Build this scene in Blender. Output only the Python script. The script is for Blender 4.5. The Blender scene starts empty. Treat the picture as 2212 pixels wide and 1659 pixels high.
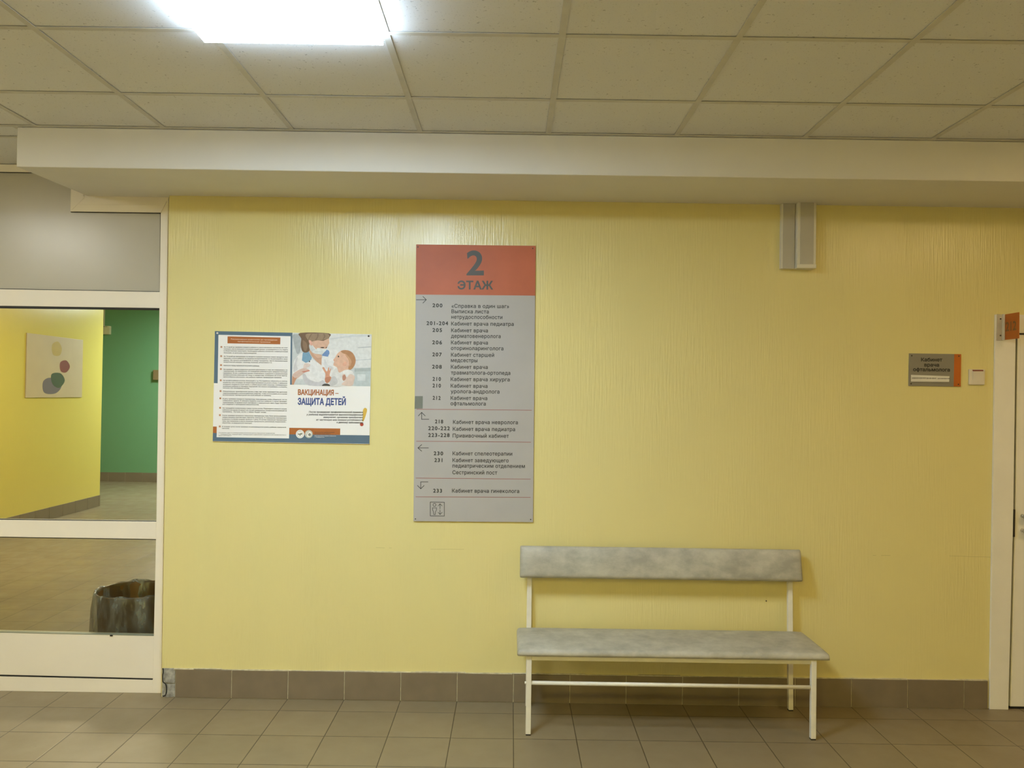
import bpy, bmesh, math, random
import numpy as np
from mathutils import Vector, Matrix
from mathutils.geometry import delaunay_2d_cdt

random.seed(7)
SC = bpy.context.scene
COL = SC.collection

# ------------------------------------------------------------------ camera
F, CAM_H, CAM_D = 1741.77, 1.6542, 4.3608          # focal length in px (of 2212), eye height, distance to wall
PITCH, YAW, ROLL = -0.0128, 0.0009, 0.0145
IW, IH = 2212, 1659


def cam_rot():
    cy, sy = math.cos(YAW), math.sin(YAW)
    cp, sp = math.cos(PITCH), math.sin(PITCH)
    cr, sr = math.cos(ROLL), math.sin(ROLL)
    B = Matrix(((1, 0, 0), (0, 0, -1), (0, 1, 0)))
    Ry = Matrix(((cy, 0, -sy), (0, 1, 0), (sy, 0, cy)))
    Rx = Matrix(((1, 0, 0), (0, cp, -sp), (0, sp, cp)))
    Rz = Matrix(((cr, -sr, 0), (sr, cr, 0), (0, 0, 1)))
    return Rz @ Rx @ Ry @ B


ROT = cam_rot()
EYE = Vector((0, -CAM_D, CAM_H))
cd = bpy.data.cameras.new('camera')
cam = bpy.data.objects.new('camera', cd)
COL.objects.link(cam)
cd.sensor_width = 36.0
cd.lens = 36.0 * F / IW
cd.clip_start = 0.05
R3 = Matrix((ROT[0], -ROT[1], -ROT[2])).transposed()
cam.matrix_world = Matrix.Translation(EYE) @ R3.to_4x4()
SC.camera = cam

# ------------------------------------------------------------------ world, exposure
w = bpy.data.worlds.new('world')
SC.world = w
w.use_nodes = True
w.node_tree.nodes['Background'].inputs[0].default_value = (0.9, 0.85, 0.7, 1)
w.node_tree.nodes['Background'].inputs[1].default_value = 0.02
vs = SC.view_settings
vs.view_transform = 'Standard'
vs.look = 'None'
vs.exposure = 0.0
vs.gamma = 1.0
vs.use_curve_mapping = False
RIM = 0.45                                          # the sides of a diffuser glow less than its face
LAMPS = {                                           # colour and radiance of each ceiling lamp; rear and hall ones added
    'main': ((0.645, 0.82, 1.0), 56.0),
    'right': ((1.0, 0.70, 0.32), 18.0),
    'left': ((1.0, 0.99, 0.90), 33.0),
    'rear': ((1.0, 0.82, 0.22), 104.0),
    'hall': ((1.0, 0.85, 0.57), 68.0),
    'hall_far': ((0.93, 1.0, 1.0), 130.0),
}


def at(px, py, y=0.0):
    """the point of the vertical plane at depth y seen at a photo pixel"""
    v = ROT.transposed() @ Vector(((px - IW / 2) / F, (py - IH / 2) / F, 1))
    return EYE + v * ((y - EYE.y) / v.y)


def xz(px, py, y=0.0):
    p = at(px, py, y)
    return (p.x, p.z)


# ------------------------------------------------------------------ materials
def srgb(r, g, b):
    f = lambda c: (c / 255) / 12.92 if c <= 10 else ((c / 255 + 0.055) / 1.055) ** 2.4
    return (f(r), f(g), f(b))


class N:
    def __init__(s, name):
        s.m = bpy.data.materials.new(name)
        s.m.use_nodes = True
        s.t = s.m.node_tree
        s.b = s.t.nodes['Principled BSDF']

    def n(s, typ, **kw):
        n = s.t.nodes.new(typ)
        for k, v in kw.items():
            setattr(n, k, v)
        return n

    def l(s, a, b):
        s.t.links.new(a, b)

    def math(s, op, a, b=None, c=None):
        n = s.n('ShaderNodeMath', operation=op)
        for i, v in enumerate((a, b, c)):
            if v is None:
                continue
            if hasattr(v, 'is_output'):
                s.l(v, n.inputs[i])
            else:
                n.inputs[i].default_value = v
        return n.outputs[0]

    def coords(s, scale=(1, 1, 1)):
        tc = s.n('ShaderNodeTexCoord')
        mp = s.n('ShaderNodeMapping')
        mp.inputs['Scale'].default_value = scale
        s.l(tc.outputs['Object'], mp.inputs[0])
        return mp.outputs[0]

    def noise(s, scale=5, detail=3, rough=0.5, sc=(1, 1, 1)):
        n = s.n('ShaderNodeTexNoise')
        n.inputs['Scale'].default_value = scale
        n.inputs['Detail'].default_value = detail
        n.inputs['Roughness'].default_value = rough
        s.l(s.coords(sc), n.inputs['Vector'])
        return n.outputs['Fac']

    def ramp(s, fac, stops):
        r = s.n('ShaderNodeValToRGB')
        el = r.color_ramp.elements
        while len(el) < len(stops):
            el.new(0.5)
        for e, (p, c) in zip(el, stops):
            e.position = p
            e.color = (*c, 1) if len(c) == 3 else c
        s.l(fac, r.inputs[0])
        return r.outputs[0]

    def mix(s, fac, a, b, mode='MIX'):
        n = s.n('ShaderNodeMix', data_type='RGBA', blend_type=mode)
        if hasattr(fac, 'is_output'):
            s.l(fac, n.inputs[0])
        else:
            n.inputs[0].default_value = fac
        for i, v in ((6, a), (7, b)):
            if hasattr(v, 'is_output'):
                s.l(v, n.inputs[i])
            else:
                n.inputs[i].default_value = (*v, 1)
        return n.outputs[2]

    def bump(s, h, strength=0.2, dist=0.002, normal=None):
        n = s.n('ShaderNodeBump')
        n.inputs['Strength'].default_value = strength
        n.inputs['Distance'].default_value = dist
        s.l(h, n.inputs['Height'])
        if normal is not None:
            s.l(normal, n.inputs['Normal'])
        return n.outputs[0]

    def finish(s, color=None, rough=None, normal=None, spec=None, metal=None):
        for key, v in (('Base Color', color), ('Roughness', rough), ('Normal', normal),
                       ('Specular IOR Level', spec), ('Metallic', metal)):
            if v is None:
                continue
            if hasattr(v, 'is_output'):
                s.l(v, s.b.inputs[key])
            elif isinstance(v, tuple):
                s.b.inputs[key].default_value = (*v, 1)
            else:
                s.b.inputs[key].default_value = v
        return s.m


def plain(name, c, rough=0.5, var=0.06, scale=14, spec=0.5, metal=0.0, bump=0.0, bscale=200):
    """a paint or plastic with slight mottling"""
    k = N(name)
    f = k.noise(scale, 4)
    lo = tuple(x * (1 - var) for x in c)
    hi = tuple(min(1, x * (1 + var)) for x in c)
    colr = k.ramp(f, [(0.3, lo), (0.7, hi)])
    nm = k.bump(k.noise(bscale, 2), bump, 0.001) if bump else None
    return k.finish(colr, rough, nm, spec, metal)


def emit(name, c, s):
    m = bpy.data.materials.new(name)
    m.use_nodes = True
    t = m.node_tree
    t.nodes.remove(t.nodes['Principled BSDF'])
    e = t.nodes.new('ShaderNodeEmission')
    e.inputs[0].default_value = (*c, 1)
    e.inputs[1].default_value = s
    t.links.new(e.outputs[0], t.nodes['Material Output'].inputs[0])
    return m


def wall_paint(name, c, streak=1.0, seam=True):
    k = N(name)
    big = k.noise(1.1, 4, 0.6)
    colr = k.ramp(big, [(0.2, tuple(x * 0.985 for x in c)), (0.8, tuple(min(1, x * 1.015) for x in c))])
    if seam:                                        # hairline joint across the wall covering
        tc = k.n('ShaderNodeTexCoord')
        sp = k.n('ShaderNodeSeparateXYZ')
        k.l(tc.outputs['Object'], sp.inputs[0])
        zz = k.math('SUBTRACT', sp.outputs[2], k.math('MULTIPLY_ADD', k.noise(3.0, 3), 0.02, 0.805))
        ln = k.math('LESS_THAN', k.math('ABSOLUTE', zz), 0.0011)
        ln = k.math('MULTIPLY', ln, k.math('GREATER_THAN', k.noise(2.3, 4), 0.52))
        colr = k.mix(k.math('MULTIPLY', ln, 0.45), colr, tuple(x * 0.45 for x in c))
    st = k.noise(1.0, 3, 0.55, (120, 120, 5.5))
    fine = k.noise(1.0, 2, 0.5, (330, 330, 260))
    mask = k.ramp(k.noise(1.0, 3, 0.5, (2.6, 2.6, 1.5)), [(0.38, (0.12,) * 3), (0.66, (1,) * 3)])
    h = k.math('ADD', k.math('MULTIPLY', k.math('MULTIPLY', st, mask), 1.0 * streak), k.math('MULTIPLY', fine, 0.045))
    nm = k.bump(h, 0.6, 0.0048)
    return k.finish(colr, 0.24, nm, 0.5)


def floor_tiles(name, c, grout):
    k = N(name)
    tc = k.n('ShaderNodeTexCoord')
    sp = k.n('ShaderNodeSeparateXYZ')
    k.l(tc.outputs['Object'], sp.inputs[0])
    P = 0.3028
    u = k.math('DIVIDE', k.math('SUBTRACT', sp.outputs[0], -1.7817 - 40 * P), P)
    v = k.math('DIVIDE', k.math('SUBTRACT', sp.outputs[1], -0.1636 - 40 * 0.3035), 0.3035)
    fu, fv = k.math('FRACT', u), k.math('FRACT', v)
    du = k.math('MINIMUM', fu, k.math('SUBTRACT', 1.0, fu))
    dv = k.math('MINIMUM', fv, k.math('SUBTRACT', 1.0, fv))
    d = k.math('MINIMUM', du, dv)
    g = k.math('LESS_THAN', d, 0.006)
    wn = k.n('ShaderNodeTexWhiteNoise', noise_dimensions='2D')
    cb = k.n('ShaderNodeCombineXYZ')
    k.l(k.math('FLOOR', u), cb.inputs[0])
    k.l(k.math('FLOOR', v), cb.inputs[1])
    k.l(cb.outputs[0], wn.inputs['Vector'])
    base = k.ramp(wn.outputs['Value'], [(0.0, tuple(x * 0.94 for x in c)), (1.0, tuple(x * 1.05 for x in c))])
    cloud = k.noise(5.0, 5, 0.6)
    base = k.mix(k.math('MULTIPLY', cloud, 0.35), base, tuple(x * 0.72 for x in c))
    speck = k.ramp(k.noise(22, 3), [(0.70, (0, 0, 0)), (0.76, (1, 1, 1))])
    base = k.mix(k.math('MULTIPLY', speck, 0.22), base, tuple(x * 0.6 for x in c))
    colr = k.mix(g, base, grout)
    gh = k.math('MINIMUM', k.math('MULTIPLY', d, 70.0), 1.0)
    nm = k.bump(gh, 0.5, 0.0015)
    rg = k.ramp(cloud, [(0.3, (0.34,) * 3), (0.7, (0.5,) * 3)])
    return k.finish(colr, rg, nm, 0.4)


def ceiling_tile(name, c):
    k = N(name)
    vo = k.n('ShaderNodeTexVoronoi', feature='F1')
    vo.inputs['Scale'].default_value = 46
    vo.inputs['Randomness'].default_value = 1.0
    wob = k.n('ShaderNodeTexNoise')
    wob.inputs['Scale'].default_value = 70
    k.l(k.coords(), wob.inputs['Vector'])
    add = k.n('ShaderNodeVectorMath', operation='MULTIPLY_ADD')
    k.l(wob.outputs['Color'], add.inputs[0])
    add.inputs[1].default_value = (0.03, 0.03, 0.0)
    k.l(k.coords((1, 1, 0)), add.inputs[2])
    k.l(add.outputs[0], vo.inputs['Vector'])
    hole = k.math('LESS_THAN', vo.outputs['Distance'], 0.125)
    keep = k.math('GREATER_THAN', k.noise(9, 2), 0.37)
    pin = k.math('GREATER_THAN', k.noise(150, 2), 0.665)
    h = k.math('MULTIPLY', hole, keep)
    allh = k.math('MAXIMUM', k.math('MULTIPLY', h, 0.6), k.math('MULTIPLY', pin, 0.35))
    base = k.ramp(k.noise(1.3, 2), [(0.3, tuple(x * 0.97 for x in c)), (0.7, c)])
    colr = k.mix(allh, base, tuple(x * 0.42 for x in c))
    nm = k.bump(k.math('SUBTRACT', 1.0, allh), 0.35, 0.0015)
    return k.finish(colr, 0.85, nm, 0.2)


def vinyl(name, c):
    k = N(name)
    a = k.noise(1.0, 5, 0.62, (9, 9, 16))
    b = k.noise(30, 3, 0.6)
    f = k.math('ADD', k.math('MULTIPLY', a, 0.8), k.math('MULTIPLY', b, 0.2))
    colr = k.ramp(f, [(0.36, tuple(x * 0.80 for x in c)), (0.5, c), (0.64, tuple(x * 1.2 for x in c))])
    nm = k.bump(k.noise(260, 2), 0.12, 0.001)
    return k.finish(colr, 0.46, nm, 0.45)


def glass(name):
    m = bpy.data.materials.new(name)
    m.use_nodes = True
    t = m.node_tree
    t.nodes.remove(t.nodes['Principled BSDF'])
    tr = t.nodes.new('ShaderNodeBsdfTransparent')
    tr.inputs[0].default_value = (0.95, 0.965, 0.94, 1)
    gl = t.nodes.new('ShaderNodeBsdfGlossy')
    gl.inputs['Roughness'].default_value = 0.02
    nz = t.nodes.new('ShaderNodeTexNoise')
    nz.inputs['Scale'].default_value = 3
    mr = t.nodes.new('ShaderNodeMapRange')
    mr.inputs['To Min'].default_value = 0.9
    mr.inputs['To Max'].default_value = 1.0
    t.links.new(nz.outputs['Fac'], mr.inputs['Value'])
    t.links.new(mr.outputs[0], gl.inputs['Color'])
    fr = t.nodes.new('ShaderNodeFresnel')
    fr.inputs[0].default_value = 1.22
    mx = t.nodes.new('ShaderNodeMixShader')
    t.links.new(fr.outputs[0], mx.inputs[0])
    t.links.new(tr.outputs[0], mx.inputs[1])
    t.links.new(gl.outputs[0], mx.inputs[2])
    t.links.new(mx.outputs[0], t.nodes['Material Output'].inputs[0])
    return m


def film(name):
    """thin grey see-through polythene"""
    k = N(name)
    f = k.noise(1.0, 4, 0.6, (14, 14, 5))
    colr = k.ramp(f, [(0.35, srgb(104, 104, 100)), (0.7, srgb(182, 190, 194))])
    nm = k.bump(k.noise(1.0, 3, 0.6, (30, 30, 12)), 0.8, 0.012)
    k.finish(colr, 0.18, nm, 0.8)
    tr = k.n('ShaderNodeBsdfTransparent')
    tr.inputs[0].default_value = (0.8, 0.78, 0.72, 1)
    mx = k.n('ShaderNodeMixShader')
    fac = k.ramp(f, [(0.40, (0.2,) * 3), (0.70, (0.7,) * 3)])
    k.l(fac, mx.inputs[0])
    k.l(tr.outputs[0], mx.inputs[1])
    k.l(k.b.outputs[0], mx.inputs[2])
    k.l(mx.outputs[0], k.t.nodes['Material Output'].inputs[0])
    return k.m


YEL = (0.78, 0.695, 0.325)
M = {
    'yellow': wall_paint('yellow_wall_paint', YEL),
    'yellow_hall': wall_paint('hall_yellow_paint', (0.73, 0.62, 0.15), 0.4, False),
    'cream': wall_paint('cream_wall_paint', (0.80, 0.785, 0.72), 0.4, False),
    'green': wall_paint('green_wall_paint', (0.16, 0.36, 0.19), 0.4, False),
    'floor': floor_tiles('floor_tile', (0.27, 0.212, 0.125), (0.062, 0.044, 0.021)),
    'skirt': plain('skirting_tile', (0.215, 0.17, 0.115), 0.4, 0.08, 9),
    'grout': plain('cream_grout', (0.60, 0.55, 0.40), 0.8, 0.2, 40),
    'ceil': ceiling_tile('mineral_ceiling_tile', (0.78, 0.785, 0.79)),
    'rail': plain('ceiling_rail_paint', (0.60, 0.585, 0.54), 0.5),
    'soffit': plain('white_emulsion', (0.76, 0.735, 0.68), 0.7, 0.02, 3, 0.3),
    'slab': plain('concrete_ceiling_paint', (0.70, 0.67, 0.55), 0.8),
    'frame': plain('white_powder_coat', (0.86, 0.80, 0.69), 0.45, 0.02, 4, 0.4),
    'panel': plain('grey_infill_panel', (0.50, 0.47, 0.385), 0.27, 0.02, 2, 0.5),
    'black': plain('black_rubber', (0.008, 0.008, 0.008), 0.6),
    'glass': glass('window_glass'),
    'edge': plain('glass_edge_green', (0.26, 0.28, 0.22), 0.3),
    'door': plain('cream_door_paint', (0.87, 0.84, 0.78), 0.4, 0.03, 5),
    'chrome': plain('polished_chrome', (0.75, 0.73, 0.70), 0.18, 0.05, 9, 0.5, 1.0),
    'dark_metal': plain('dark_bronze_metal', (0.06, 0.05, 0.04), 0.4, 0.1, 9, 0.5, 0.6),
    'mortar': plain('grey_mortar', (0.36, 0.35, 0.32), 0.9, 0.35, 45, 0.2, 0, 0.9, 60),
    'vinyl': vinyl('grey_vinyl', (0.44, 0.425, 0.365)),
    'tube': plain('white_tube_enamel', (0.80, 0.77, 0.68), 0.35, 0.04, 20),
    'duct': plain('white_pvc', (0.74, 0.71, 0.63), 0.45, 0.03, 9),
    'duct_cover': plain('grey_pvc_cover', (0.50, 0.475, 0.42), 0.45, 0.03, 9),
    'sign_grey': plain('grey_sign_plate', (0.45, 0.435, 0.43), 0.5, 0.03, 5),
    'sign_orange': plain('salmon_orange_print', (0.50, 0.125, 0.055), 0.5, 0.10, 4),
    'sign_red': plain('dull_red_print', (0.32, 0.075, 0.065), 0.5),
    'ink': plain('black_ink', (0.018, 0.018, 0.018), 0.5),
    'ink_grey': plain('charcoal_ink', (0.062, 0.062, 0.06), 0.45),
    'sticker': plain('grey_green_sticker', (0.185, 0.205, 0.18), 0.5),
    'orange': plain('orange_plate', (0.52, 0.135, 0.012), 0.4, 0.06),
    'flag_orange': plain('orange_flag_plate', (0.50, 0.135, 0.015), 0.4, 0.06),
    'flag_ink': plain('brown_grey_print', (0.24, 0.125, 0.04), 0.5, 0.15, 60),
    'plaque': plain('grey_plaque_plate', (0.26, 0.24, 0.20), 0.4, 0.03),
    'clear': plain('clear_plastic_bracket', (0.55, 0.50, 0.42), 0.2, 0.1, 30),
    'paper': plain('white_paper', (0.74, 0.72, 0.68), 0.7, 0.03),
    'poster': plain('white_poster_print', (0.90, 0.89, 0.88), 0.5, 0.01, 4),
    'blue': plain('steel_blue_print', (0.10, 0.17, 0.25), 0.45, 0.04),
    'title_blue': plain('royal_blue_print', (0.055, 0.095, 0.30), 0.45),
    'rust': plain('rust_orange_print', (0.44, 0.14, 0.035), 0.45),
    'pink_ink': plain('pale_pink_print', (0.80, 0.62, 0.50), 0.5),
    'red_dot': plain('red_print', (0.45, 0.06, 0.03), 0.5),
    'mustard': plain('mustard_yellow_print', (0.72, 0.47, 0.08), 0.5),
    'switch': plain('ivory_plastic', (0.74, 0.68, 0.58), 0.35, 0.03),
    'switch_red': plain('slot_shade_red', (0.22, 0.04, 0.02), 0.5),
    'bin': plain('brown_plastic', (0.20, 0.105, 0.03), 0.45, 0.12),
    'film': film('grey_polythene'),
    'board': plain('beige_board', (0.56, 0.47, 0.31), 0.6, 0.04, 5),
    'hall_box': plain('cream_plastic_box', (0.62, 0.58, 0.36), 0.5),
    'brown_box': plain('brown_plastic_box', (0.24, 0.17, 0.08), 0.5),
}
for key, (colr, power) in LAMPS.items():
    M['lamp_' + key] = emit('lit_diffuser_' + key, colr, power)
    M['lamp_' + key + '_rim'] = emit('lit_rim_' + key, colr, power * RIM)

# ------------------------------------------------------------------ builders
ORIGIN = {}


def link(name, bm, mats, parent=None, smooth=False):
    """one mesh object from a bmesh given in world coordinates"""
    off = ORIGIN.get(parent.name, Vector()) if parent else Vector()
    if off.length:
        bmesh.ops.translate(bm, verts=bm.verts, vec=-off)
    me = bpy.data.meshes.new(name)
    bm.to_mesh(me)
    bm.free()
    if not isinstance(mats, (list, tuple)):
        mats = [mats]
    for m in mats:
        me.materials.append(m)
    if smooth:
        for p in me.polygons:
            p.use_smooth = True
    o = bpy.data.objects.new(name, me)
    COL.objects.link(o)
    if parent:
        o.parent = parent
        ORIGIN[o.name] = off
    return o


def thing(name, label, cat, loc, group=None):
    o = bpy.data.objects.new(name, None)
    o.empty_display_size = 0.05
    COL.objects.link(o)
    o.location = loc
    ORIGIN[o.name] = Vector(loc)
    o['label'] = label
    o['category'] = cat
    if group:
        o['group'] = group
    return o


def tag(o, label, cat, group=None):
    o['label'] = label
    o['category'] = cat
    if group:
        o['group'] = group
    return o


def struct(name, bm, mats, smooth=False):
    o = link(name, bm, mats, None, smooth)
    o['kind'] = 'structure'
    return o


def struct_root(name, loc):
    o = bpy.data.objects.new(name, None)
    COL.objects.link(o)
    o.location = loc
    ORIGIN[o.name] = Vector(loc)
    o['kind'] = 'structure'
    return o


def B():
    return bmesh.new()


def merge(bm, t, mi=0):
    me = bpy.data.meshes.new('tmp')
    for f in t.faces:
        f.material_index = mi
    t.to_mesh(me)
    t.free()
    bm.from_mesh(me)
    bpy.data.meshes.remove(me)


def bx(bm, x0, x1, y0, y1, z0, z1, bev=0.0, mi=0, seg=2):
    t = B()
    vs_ = [t.verts.new((x, y, z)) for x in (x0, x1) for y in (y0, y1) for z in (z0, z1)]
    for q in ((0, 1, 3, 2), (4, 6, 7, 5), (0, 4, 5, 1), (2, 3, 7, 6), (0, 2, 6, 4), (1, 5, 7, 3)):
        t.faces.new([vs_[i] for i in q])
    bmesh.ops.recalc_face_normals(t, faces=t.faces)
    if bev:
        bmesh.ops.bevel(t, geom=t.edges[:], offset=bev, segments=seg, affect='EDGES', profile=0.5)
    merge(bm, t, mi)


def prism(bm, pts, y0, y1, bev=0.0, mi=0):
    """polygon of (x, z) extruded from y0 (front) to y1 (back)"""
    t = B()
    a = [t.verts.new((x, y0, z)) for x, z in pts]
    b = [t.verts.new((x, y1, z)) for x, z in pts]
    n = len(pts)
    t.faces.new(a)
    t.faces.new(b[::-1])
    for i in range(n):
        t.faces.new((a[i], b[i], b[(i + 1) % n], a[(i + 1) % n]))
    bmesh.ops.recalc_face_normals(t, faces=t.faces)
    if bev:
        bmesh.ops.bevel(t, geom=t.edges[:], offset=bev, segments=2, affect='EDGES', profile=0.5)
    merge(bm, t, mi)


def hexa(bm, p, bev=0.0, mi=0):
    """box from eight corners: bottom four then top four, same turn"""
    t = B()
    v = [t.verts.new(q) for q in p]
    for q in ((3, 2, 1, 0), (4, 5, 6, 7), (0, 1, 5, 4), (1, 2, 6, 5), (2, 3, 7, 6), (3, 0, 4, 7)):
        t.faces.new([v[i] for i in q])
    bmesh.ops.recalc_face_normals(t, faces=t.faces)
    if bev:
        bmesh.ops.bevel(t, geom=t.edges[:], offset=bev, segments=2, affect='EDGES', profile=0.5)
    merge(bm, t, mi)


def tube(bm, pts, r, seg=12, mi=0):
    t = B()
    pts = [Vector(p) for p in pts]
    rings = []
    for i, p in enumerate(pts):
        d = (pts[min(i + 1, len(pts) - 1)] - pts[max(i - 1, 0)]).normalized()
        up = Vector((0, 0, 1)) if abs(d.z) < 0.9 else Vector((1, 0, 0))
        a = d.cross(up).normalized()
        b = d.cross(a).normalized()
        rings.append([t.verts.new(p + r * (a * math.cos(k / seg * 6.2832) + b * math.sin(k / seg * 6.2832))) for k in range(seg)])
    for i in range(len(rings) - 1):
        for k in range(seg):
            t.faces.new((rings[i][k], rings[i][(k + 1) % seg], rings[i + 1][(k + 1) % seg], rings[i + 1][k]))
    t.faces.new(rings[0][::-1])
    t.faces.new(rings[-1])
    bmesh.ops.recalc_face_normals(t, faces=t.faces)
    merge(bm, t, mi)


def disc(bm, cx, cz, r, y0, y1, seg=28, mi=0):
    prism(bm, [(cx + r * math.cos(k / seg * 6.2832), cz + r * math.sin(k / seg * 6.2832)) for k in range(seg)], y0, y1, 0, mi)


def flat(bm, pts, y, mi=0):
    """printed shape: a flat face of (x, z) points at depth y, facing the room"""
    vv = [bm.verts.new((x, y, z)) for x, z in pts]
    area = sum(pts[i][0] * pts[(i + 1) % len(pts)][1] - pts[(i + 1) % len(pts)][0] * pts[i][1] for i in range(len(pts)))
    if area < 0:
        vv.reverse()
    f = bm.faces.new(vv)
    f.material_index = mi


def smooth_pts(p, k=4):
    n = len(p)
    out = []
    for i in range(n):
        a, b, c, d = p[i - 1], p[i], p[(i + 1) % n], p[(i + 2) % n]
        for j in range(k):
            t = j / k
            out.append(tuple(0.5 * (2 * b[q] + (c[q] - a[q]) * t + (2 * a[q] - 5 * b[q] + 4 * c[q] - d[q]) * t * t
                                    + (3 * b[q] - a[q] - 3 * c[q] + d[q]) * t ** 3) for q in (0, 1)))
    return out


def stroke(bm, pts, wd, y, mi=0):
    for (x0, z0), (x1, z1) in zip(pts, pts[1:]):
        dx, dz = x1 - x0, z1 - z0
        L = math.hypot(dx, dz)
        ux, uz = dx / L, dz / L
        h = wd / 2
        x0b, z0b, x1b, z1b = x0 - ux * h * .8, z0 - uz * h * .8, x1 + ux * h * .8, z1 + uz * h * .8
        flat(bm, [(x0b - uz * h, z0b + ux * h), (x1b - uz * h, z1b + ux * h), (x1b + uz * h, z1b - ux * h), (x0b + uz * h, z0b - ux * h)], y, mi)


def text_mesh(s, bold, res, spacing=1.0, shear=0.0):
    """outlines of a line of lettering, filled by winding number: (points, triangles)"""
    c = bpy.data.curves.new('lettering_curve', 'FONT')
    c.body = s
    c.resolution_u = res
    c.fill_mode = 'NONE'
    c.space_character = spacing
    c.shear = shear
    o = bpy.data.objects.new('lettering_source', c)
    COL.objects.link(o)
    dg = bpy.context.evaluated_depsgraph_get()
    me = bpy.data.meshes.new_from_object(o.evaluated_get(dg))
    bpy.data.objects.remove(o)
    bpy.data.curves.remove(c)
    nb = {}
    for e in me.edges:
        a, b2 = e.vertices
        nb.setdefault(a, []).append(b2)
        nb.setdefault(b2, []).append(a)
    co = [Vector(v.co.xy) for v in me.vertices]
    bpy.data.meshes.remove(me)
    loops, seen = [], set()
    for i in range(len(co)):
        if i in seen or i not in nb:
            continue
        nxt = i + 1 if (i + 1) in nb[i] else nb[i][0]
        loop = [i]
        seen.add(i)
        prev, cur = i, nxt
        while cur != i and cur not in seen:
            loop.append(cur)
            seen.add(cur)
            n2 = [q for q in nb[cur] if q != prev]
            if not n2:
                break
            prev, cur = cur, n2[0]
        if len(loop) > 2:
            loops.append(loop)
    pts, faces, sign = [], [], []
    for lp in loops:
        raw = [co[i] for i in lp]
        raw = [p for k, p in enumerate(raw) if (p - raw[k - 1]).length > 1e-5]
        if len(raw) < 3:
            continue
        ids = []
        for p in raw:
            if ids and (pts[ids[-1]] - p).length < 1e-5:
                continue
            ids.append(len(pts))
            pts.append(p)
        if len(ids) < 3:
            continue
        faces.append(ids)
        sign.append(1)
    edges = [(f[k], f[(k + 1) % len(f)]) for f in faces for k in range(len(f))]
    vo, eo, fo, ov, oe, of = delaunay_2d_cdt(pts, edges, [], 0, 1e-6)
    P = np.array([(v[0], v[1]) for v in vo])
    ft = np.array([tuple(f) for f in fo])
    cen = P[ft].mean(axis=1)
    wind = np.zeros(len(ft), int)
    for f, sg in zip(faces, sign):                  # winding number of every triangle middle
        q = np.array([pts[i][:] for i in f])
        near = np.nonzero(((cen > q.min(axis=0)) & (cen < q.max(axis=0))).all(axis=1))[0]
        if not len(near):
            continue
        c0, q2 = cen[near][:, None, :], np.roll(q, -1, axis=0)
        up = (q[None, :, 1] <= c0[..., 1]) & (q2[None, :, 1] > c0[..., 1])
        dn = (q[None, :, 1] > c0[..., 1]) & (q2[None, :, 1] <= c0[..., 1])
        side_ = (q2[None, :, 0] - q[None, :, 0]) * (c0[..., 1] - q[None, :, 1]) - (c0[..., 0] - q[None, :, 0]) * (q2[None, :, 1] - q[None, :, 1])
        wind[near] += ((up & (side_ > 0)).sum(1) - (dn & (side_ < 0)).sum(1))
    tris = [tuple(int(i) for i in f) for f in ft[wind != 0]]
    vv = [Vector((v[0], v[1])) for v in vo]
    if bold > 0:                                    # heavier weight: push the outline of the filled shape outwards
        tris = [t if (vv[t[1]] - vv[t[0]]).cross(vv[t[2]] - vv[t[0]]) > 0 else t[::-1] for t in tris]
        half = {(t[k], t[(k + 1) % 3]) for t in tris for k in range(3)}
        push = {}
        for a, b2 in half:
            if (b2, a) not in half and (vv[b2] - vv[a]).length > 1e-6:
                d = (vv[b2] - vv[a]).normalized()
                n = Vector((d.y, -d.x))
                push.setdefault(a, []).append(n)
                push.setdefault(b2, []).append(n)
        for i, ns in push.items():
            m = sum(ns, Vector((0, 0)))
            if m.length > .2:
                m.normalize()
                vv[i] = vv[i] + m * bold / max(.6, m.dot(ns[0]))
    return vv, tris


def write(bm, s, p0, p1, cap, y, bold=0.012, res=2, mi=0, spacing=1.0, shear=0.0):
    """text on the plane y: baseline from (x, z) p0 to p1, squeezed to fit, capital height cap"""
    vv, tris = text_mesh(s, bold, res, spacing, shear)
    xs = [v.x for v in vv]
    xa, xb = min(xs), max(xs)
    L = math.hypot(p1[0] - p0[0], p1[1] - p0[1])
    ux, uz = (p1[0] - p0[0]) / L, (p1[1] - p0[1]) / L
    sx, sy = L / (xb - xa), cap / 0.73
    base = []
    for v in vv:
        a, b2 = (v.x - xa) * sx, v.y * sy
        base.append(bm.verts.new((p0[0] + a * ux - b2 * uz, y, p0[1] + a * uz + b2 * ux)))
    for t3 in tris:
        f = bm.faces.new([base[i] for i in t3])
        f.material_index = mi


class Crop:
    """photo coordinates read from an enlarged crop, put on the plane y"""
    def __init__(s, ox, oy, k, y):
        s.o, s.k, s.y = (ox, oy), k, y

    def __call__(s, x, z):
        return xz(s.o[0] + x / s.k, s.o[1] + z / s.k, s.y)

    def pts(s, l):
        return [s(*p) for p in l]


# ------------------------------------------------------------------ large structure
ZC = 2.8763
XL, XR, YF = -5.2, 5.2, -7.0
HALL_X, HALL_Y, HALL_Z = -5.763, 10.01, 3.16

b = B()
bx(b, -9.2, XR + .2, YF - .2, HALL_Y + .3, -0.15, 0.0)
struct('floor', b, M['floor'])

b = B()
bx(b, XL - .2, XR + .2, YF - .2, 0.12, ZC + 0.0035, ZC + 0.12)
struct('ceiling', b, M['ceil'])

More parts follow.
